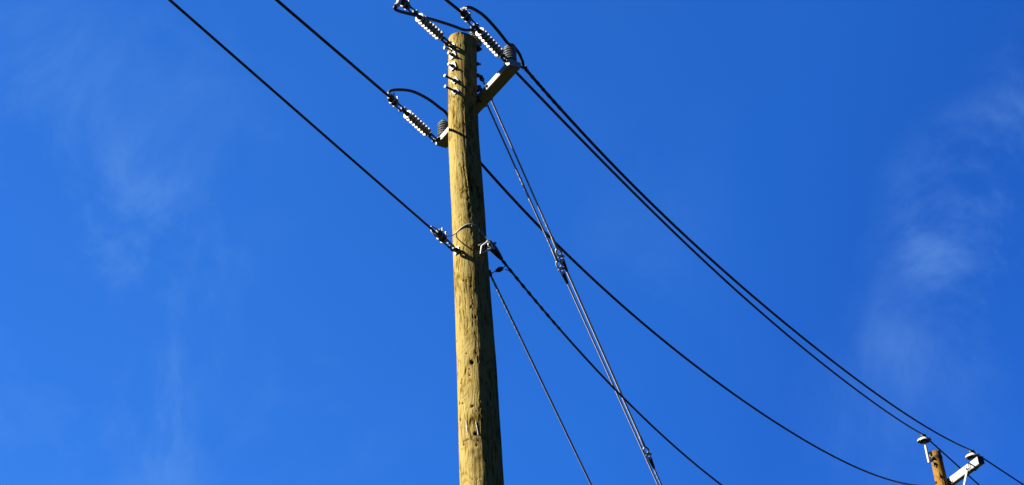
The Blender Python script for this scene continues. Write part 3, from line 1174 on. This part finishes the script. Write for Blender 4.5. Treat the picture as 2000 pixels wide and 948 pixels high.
# ------------------------------------------------------------------ outgoing wires
def fit_span(S, E, pix, deg=3, n=60, w_end=6.0):
    """height along the vertical plane S-E as a smooth curve through the photographed wire"""
    h = Vector((E.x - S.x, E.y - S.y, 0))
    L = h.length
    h.normalize()
    nrm = Vector((-h.y, h.x, 0))
    t, z = [], []
    for q in pix:
        H = hit(q[0], q[1], S, nrm)
        t.append((H - S).dot(h) / L)
        z.append(H.z)
    t, z = np.array(t), np.array(z)
    # z = line + t(1-t) * poly(t): ends stay fixed
    lin = S.z + t * (E.z - S.z)
    Bm = np.stack([t * (1 - t) * t ** k for k in range(deg)], 1)
    c, *_ = np.linalg.lstsq(Bm, z - lin, rcond=None)
    out = []
    for k in range(n + 1):
        u = (k / n) ** 1.15
        zz = S.z + u * (E.z - S.z) + u * (1 - u) * sum(c[i] * u ** i for i in range(deg))
        out.append(S + h * (u * L) + UP * (zz - S.z))
    return out


PIXA = [(1024, 132), (1064.9, 180.7), (1142.4, 269.3), (1221.5, 348.4), (1273.7, 395.9), (1300, 422), (1379, 498.7), (1458, 570), (1553, 649), (1676.6, 742), (1787, 821.5), (1850, 857)]
PIXB = [(1009.5, 144.3), (1126.6, 263), (1259.5, 399), (1300, 438.6), (1379, 513), (1531, 649), (1676.6, 764.6), (1780, 836)]
PIXC = [(939.5, 320.6), (1066, 455), (1214.8, 597.5), (1338, 698), (1480, 803), (1638.6, 896.8), (1775, 946.4)]
PIXD = [(1008, 542), (1066.6, 618), (1129.9, 687.8), (1208.5, 765.4), (1287, 841), (1339, 889.6), (1404.7, 947.2)]
BELL_TOP = 0.125
EA, EB, EC = PI_A + UP * BELL_TOP, PI_B + UP * BELL_TOP, PI_C + UP * BELL_TOP
SB = PO_B + UP * (POST_H + 0.005)
SC = PO_C + UP * (POST_H + 0.005) + azv(40) * 0.02
# phase A leaves from a tie low on the outer side of its post
A_DIR = (EA - PO_A)
A_DIR.z = 0
A_DIR.normalize()
TOP_A = PO_A + UP * (POST_H - 0.012) + azv(118) * 0.036
nA = Vector((-A_DIR.y, A_DIR.x, 0))
SA = hit(1023, 131, PO_A + A_DIR.cross(UP) * 0.0, nA)
WIRE_A = fit_span(SA, EA, PIXA[1:], 4)
bend = spline([TOP_A, TOP_A.lerp(SA, 0.5) + A_DIR * 0.03 + UP * 0.035, SA], 6)
WIRE_A = bend[:-1] + WIRE_A
WIRE_B = fit_span(SB, EB, PIXB, 4)
WIRE_C = fit_span(SC, EC, PIXC, 4)


def run_on(E, pix, az, length=42, sag=0.9):
    """the wire goes on past the far pole"""
    H = hit_plane_az(pix[0], pix[1], E, az)
    d = azv(az)
    t = (H - E).dot(d)
    m = (H.z - E.z) / t
    return [E + d * (length * k / 40) + UP * (m * length * k / 40 + 0.0012 * (length * k / 40) ** 2) for k in range(1, 41)]


WIRE_A += run_on(EA, (1998, 947), 42)
WIRE_B += run_on(EB, (1910, 946), 42)
RW = 0.0150
GRP = 'black insulated wires from the near pole to the distant pole'
tag(MB().tube(WIRE_A, RW, 12).build('power_line', 'cable'), 'upper black wire from the long crossarm tip to the distant crossarm tip', 'wire', GRP)
tag(MB().tube(WIRE_B, RW, 12).build('power_line', 'cable'), 'black wire from the pole-head insulator to the distant pole-top insulator', 'wire', GRP)
tag(MB().tube(WIRE_C, RW, 12).build('power_line', 'cable'), 'sagging black wire that leaves behind the wooden pole toward the distant pole', 'wire', GRP)
# tie wraps on A near the post
i0 = len(bend) - 1
tie = [WIRE_A[i0 - 3], WIRE_A[i0]] + [p for p in WIRE_A[i0 + 1:] if (p - SA).length < 0.75]
o = helix(tie, RW - 0.001, 5, 2, 0.0048).build('wire_tie', 'cable')
tag(o, 'spiral tie wrapped round the black wire beside the crossarm tip', 'wire tie')
mb = MB()
q0 = PO_A - UP * 0.005 + A_DIR * 0.03
mb.tube([q0, q0.lerp(SA, 0.6), SA + A_DIR * 0.03], [0.014, 0.012, 0.014], 8)
mb.ring(SA + A_DIR * 0.02, A_DIR, 0.019, 0.008, 14, 6)
p1('wire_bracket', 'dark_steel', mb)

# ------------------------------------------------------------------ incoming wires
def incoming(P0, pix, length=46, sagk=0.0006):
    H = line_pt(pix[0], pix[1], P0)
    t = (H - P0).dot(LD)
    m = (H.z - P0.z) / t - sagk * t
    return [P0 + LD * s + UP * (m * s + sagk * s * s) for s in [0, 0.1, 0.3] + [0.6 + (length - 0.6) * (k / 60) ** 1.6 for k in range(61)]]


GRI = 'incoming wires that come over the camera'
IN = {}
for k, pix in (('A', (870, -1)), ('B', (774, -8)), ('C', (540, 0))):
    IN[k] = incoming(CL[k] + DIR[k] * 0.10 + UP * 0.018, pix)
LBL = {'A': 'black incoming wire ending at the clamp under the tall jumper arch', 'B': 'black incoming wire ending at the pole-head strain insulator',
       'C': 'black incoming wire ending at the strain insulator left of the wooden pole'}
for k in 'ABC':
    tag(MB().tube(IN[k], 0.0138, 12).build('power_line', 'cable'), LBL[k], 'wire', GRI)
IN['D'] = incoming(CL['D'] + DIR['D'] * 0.09 + UP * 0.0, (330, -1))
tag(MB().tube(IN['D'], 0.0102, 10).build('power_line', 'bare'), 'thinner lowest incoming wire clamped to the middle of the wooden pole', 'wire', GRI)


# ------------------------------------------------------------------ jumpers
def plane_jumper(A, B, pix):
    h = Vector((B.x - A.x, B.y - A.y, 0)).normalized()
    n = Vector((-h.y, h.x, 0))
    return [hit(q[0], q[1], A, n) for q in pix]


def jumper(k, end, pix, label):
    s = CL[k] + DIR[k] * 0.225 + UP * 0.02
    mid = plane_jumper(s, end, pix)
    path = spline([CL[k] + DIR[k] * 0.15 + UP * 0.022, s] + mid + [end], 8)
    o = MB().tube(path, RW, 12).build('jumper_cable', 'cable')
    tag(o, label, 'jumper cable', 'jumper cables on the near pole')
    # pale end sleeve where the cable leaves the clamp
    cp = path[9:9 + {'A': 14, 'C': 11, 'B': 14}[k]]
    sl = MB().tube(cp, [RW + (0.007 if k == 'B' else 0.0035)] * len(cp), 12).build('sleeve', 'polymer')
    sl.parent = o
    return path


jumper('C', SC + azv(38) * 0.13 - UP * 0.02, [(759, 186), (762, 178), (780, 175.5), (806, 179), (835, 193), (858, 210), (872, 222)], 'black arched jumper from the lower clamp to the insulator behind the pole')
jumper('A', TOP_A, [(907, 22), (909, 15.5), (921, 16), (945, 31), (972, 60), (992, 85)], 'black tall jumper arch over the strain insulator on the long crossarm tip')
jumper('B', SB, [(777, 9), (770.5, 14), (775, 20), (790, 25), (815, 31), (850, 40), (885, 51), (908, 59)], 'black jumper running below the pole-head strain insulator to the pole top')

# ------------------------------------------------------------------ lowest wire, far side: bail, grip, cable to the distant pole
aE, zE, PE = on_pole(944, 484)
BR = pole_pt(150, zE + 0.02, 0.0)
mb = MB()
bd = azv(140)
HOOK = hit_plane_az(957, 478, pole_pt(115, zE + 0.05, 0.06), 30)
mb.tube(spline([pole_pt(150, zE, -0.02), pole_pt(145, zE, 0.03), pole_pt(125, zE + 0.03, 0.055), HOOK], 5), 0.012, 8)
p1('side_hook', 'dark_steel', mb)
# open wire bail, pale
bail = [(960, 478), (952, 473), (941, 481), (938.5, 495), (950, 490.5), (962, 484), (960, 478)]
bp = [hit(q[0], q[1], HOOK + Vector((-0.03, -0.13, 0)), Vector((0.25, -1, -0.35)).normalized()) for q in bail]
p1('bail', 'alu', MB().tube(bp, 0.0085, 7))
p1('bail', 'alu', MB().tube(spline([bp[5], bp[5].lerp(bp[2], 0.35) + UP * 0.01, bp[5].lerp(bp[2], 0.35) + UP * 0.05, bp[0]], 5), 0.005, 7))
ED = AX2 + azv(150) * (r2f(7.9) + 0.01) + UP * 7.9
SD = HOOK
WIRE_D = fit_span(SD, ED, PIXD, 2)
tag(MB().tube(WIRE_D, 0.0105, 10).build('power_line', 'bare'), 'lowest sagging wire from the middle of the wooden pole, twisted at its start', 'wire', GRP)
near_d = [p for p in WIRE_D if (p - SD).length < 1.25]
o = helix(near_d, 0.0100, 4.5, 2, 0.0052).build('wire_grip', 'bare')
tag(o, 'spiral grip twisted round the lowest wire beside the wooden pole', 'wire grip')
d0 = (near_d[3] - near_d[0]).normalized()
t = thing('wedge_anchor', 'dark wedge anchor holding the lowest wire at the shaded pole side', 'clamp', basis(SD, d0))
mb = MB()
mb.lathe([(-0.05, 0.012), (-0.035, 0.030), (0.05, 0.036), (0.14, 0.026), (0.20, 0.016)], (0, 0, 0), (1, 0, 0), 12)
part('body', 'dark_steel', t, mb)
for s in (-1, 1):
    mb = MB()
    mb.tube([(0.03, s * 0.03, 0.04), (0.03, s * 0.03, -0.04)], 0.007, 7)
    mb.hexnut((0.03, s * 0.03, 0.035), (0, 0, 1), 0.013, 0.01)
    part('bolt', 'steel', t, mb)

# bare jumper of the lowest wire, across the front of the pole
s0 = CL['D'] + DIR['D'] * 0.12 - UP * 0.02
jp = [s0, line_pt(871, 466, EYE_D) + azv(170) * 0.03]
for q in ((886, 459, 0.022), (900, 446, 0.009), (915, 438, 0.008), (930, 442, 0.009), (940, 453, 0.02)):
    jp.append(on_pole(q[0], q[1], q[2])[2])
jp.append(HOOK + UP * 0.02)
path = spline(jp, 7)
o = MB().tube(path, 0.0052, 9).build('jumper_cable', 'dull_alu')
tag(o, 'pale bare jumper wire arched across the front of the wooden pole', 'jumper cable', 'jumper cables on the near pole')

# ------------------------------------------------------------------ guy wires
GUY_AZ = 28.0


def guy(name_label, top, far_pix, fittings, r_rod, grip_at):
    """straight guy in the vertical plane of the line; fittings are photo heights of the eyes"""
    H = hit_plane_az(far_pix[0], far_pix[1], top, GUY_AZ)
    d = (H - top).normalized()
    end = top + d * (top.z / -d.z)
    t = thing('guy_wire', name_label, 'guy wire', Matrix.Translation(end), 'steel guy wires of the near pole')

    def at_y(py):
        lo, hi = 0.0, (end - top).length
        for _ in range(40):
            m_ = (lo + hi) / 2
            q = CROT.transposed() @ (top + d * m_ - CAM)
            y = 474 - F_PX * q.y / -q.z
            if y < py:
                lo = m_
            else:
                hi = m_
        return lo

    def g(name, mat, mb, smooth=38):
        mb.v = [tuple(Vector(p) - end) for p in mb.v]
        return part(name, mat, t, mb, smooth)
    L = (end - top).length
    cuts = [0.0] + [at_y(y) for y in fittings] + [L]
    for i in range(len(cuts) - 1):
        a, b = cuts[i], cuts[i + 1]
        kind = 'rod' if (i % 2 == 1 and len(cuts) > 2) else 'strand'
        rr = r_rod if kind == 'rod' else 0.0092
        q0, q1 = top + d * (a + (0.05 if i else 0)), top + d * (b - 0.05)
        n = 14
        g('insulating_rod' if kind == 'rod' else 'strand', ('dull_alu' if kind == 'strand' and not fittings else kind), MB().tube([q0.lerp(q1, k / n) for k in range(n + 1)], rr, 10))
    side = d.cross(UP).normalized()
    up2 = side.cross(d).normalized()
    for c in cuts[1:-1]:
        P = top + d * c
        # thimble eye, clevis with cross pin, socket
        view = (CAM - P).normalized()
        ax = (view - d * view.dot(d)).normalized()
        g('thimble', 'steel', MB().ring(P - d * 0.025, ax, 0.024, 0.0098, 18, 7, 1.5, d))
        cl = MB()
        wd = ax.cross(d).normalized()
        for s in (-1, 1):
            cl.box(P + d * 0.055 + wd * 0.017 * s, d, wd, ax, 0.08, 0.009, 0.024, 0.002)
        cl.lathe([(0.08, 0.026), (0.10, 0.022), (0.19, 0.014)], P, d, 10)
        g('clevis', 'dark_steel', cl)
        pn = MB()
        pn.tube([P + d * 0.03 - wd * 0.036, P + d * 0.03 + wd * 0.036], 0.008, 8)
        pn.hexnut(P + d * 0.03 + wd * 0.032, wd, 0.015, 0.012)
        g('pin', 'steel', pn)
        g('socket', 'steel', MB().lathe([(-0.20, 0.010), (-0.19, 0.0145), (-0.085, 0.0155), (-0.06, 0.012)], P, d, 10))
    for (y0, y1) in grip_at:
        a, b = at_y(y0), at_y(y1)
        n = 10
        g('grip', 'alu' if fittings else 'dull_alu', helix([top + d * (a + (b - a) * k / n) for k in range(n + 1)], 0.0088, 9, 2, 0.0034, 7))
    # anchor rod at the ground
    g('anchor_rod', 'steel', MB().tube([end - d * 1.1, end + d * 0.25], 0.013, 8).ring(end - d * 1.12, side, 0.03, 0.009))
    return d, end


def guy_hook(top):
    c = pole_c(top.z)
    dd = (top - c)
    dd.z = 0
    dd.normalize()
    q = c + dd * pole_r(top.z)
    mb = MB()
    mb.tube(spline([q - dd * 0.02, q + dd * 0.03 + UP * 0.012, top + UP * 0.02, top - UP * 0.012], 4), 0.013, 8)
    mb.ring(top - UP * 0.012, dd.cross(UP), 0.02, 0.008, 14, 6)
    p1('guy_hook', 'dark_steel', mb)


gp = pole_pt(60, 9.3, 0.045)
G1 = hit(941, 153, gp, Vector((0, 1, 0)))
G2 = hit(937, 172, gp, Vector((0, 1, 0)))
G3 = hit(956, 533, pole_pt(60, 7.2, 0.045), Vector((0, 1, 0)))
for q in (G1, G2, G3):
    guy_hook(q)
GD1 = guy('steel guy wire with two insulator links, its upper link beside a crossing wire', G1, (1292, 948), (497, 884), 0.0118, ((420, 470), (905, 940)))
GD2 = guy('steel guy wire with one eye link, parallel to its twin', G2, (1285.5, 948), (521,), 0.009, ((330, 400), (450, 500)))
GD3 = guy('plain thin guy wire leaving the shaded pole side below the lowest wire', G3, (1155, 948), (), 0.008, ((545, 660),))

# small wedge clamp between the guy hook and the lowest wire
def near_path(px, py, path):
    best = None
    for i in range(len(path) - 1):
        for k in range(10):
            P = path[i].lerp(path[i + 1], k / 10)
            q = CROT.transposed() @ (P - CAM)
            x, y = 1000 + F_PX * q.x / -q.z, 474 - F_PX * q.y / -q.z
            e = (x - px) ** 2 + (y - py) ** 2
            if best is None or e < best[0]:
                best = (e, P)
    return best[1]


wb = near_path(992, 521, WIRE_D)
wa_ = G3 + Vector((0.012, -0.01, -0.012))
dw = (wb - wa_)
LW = dw.length
t = thing('wedge_clamp', 'small dark spindle clamp tied between the lowest wire and the pole side', 'clamp', basis(wa_, dw))
mb = MB()
mb.lathe([(LW * 0.27, 0.004), (LW * 0.34, 0.014), (LW * 0.5, 0.024), (LW * 0.66, 0.021), (LW * 0.76, 0.008)], (0, 0, 0), (1, 0, 0), 12)
part('body', 'dark_steel', t, mb)
mb = MB()
mb.tube([(0, 0, 0), (LW * 0.15, 0.012, 0.004), (LW * 0.32, 0.006, 0)], 0.004, 6)
mb.tube([(0, 0, 0), (LW * 0.15, -0.014, -0.006), (LW * 0.32, -0.006, 0)], 0.004, 6)
part('bail', 'dark_steel', t, mb)
mb = MB()
mb.tube(spline([(LW * 0.72, 0, 0), (LW * 0.92, 0, 0.008), (LW, 0, 0), (LW * 1.0, 0.0, -0.05), (LW * 0.80, 0, -0.018)], 4), 0.004, 6)
part('tail_wire', 'dark_steel', t, mb)
print('guy ends', GD1[1], GD2[1], GD3[1], 'SA', SA, 'SD', SD, 'G1', G1)
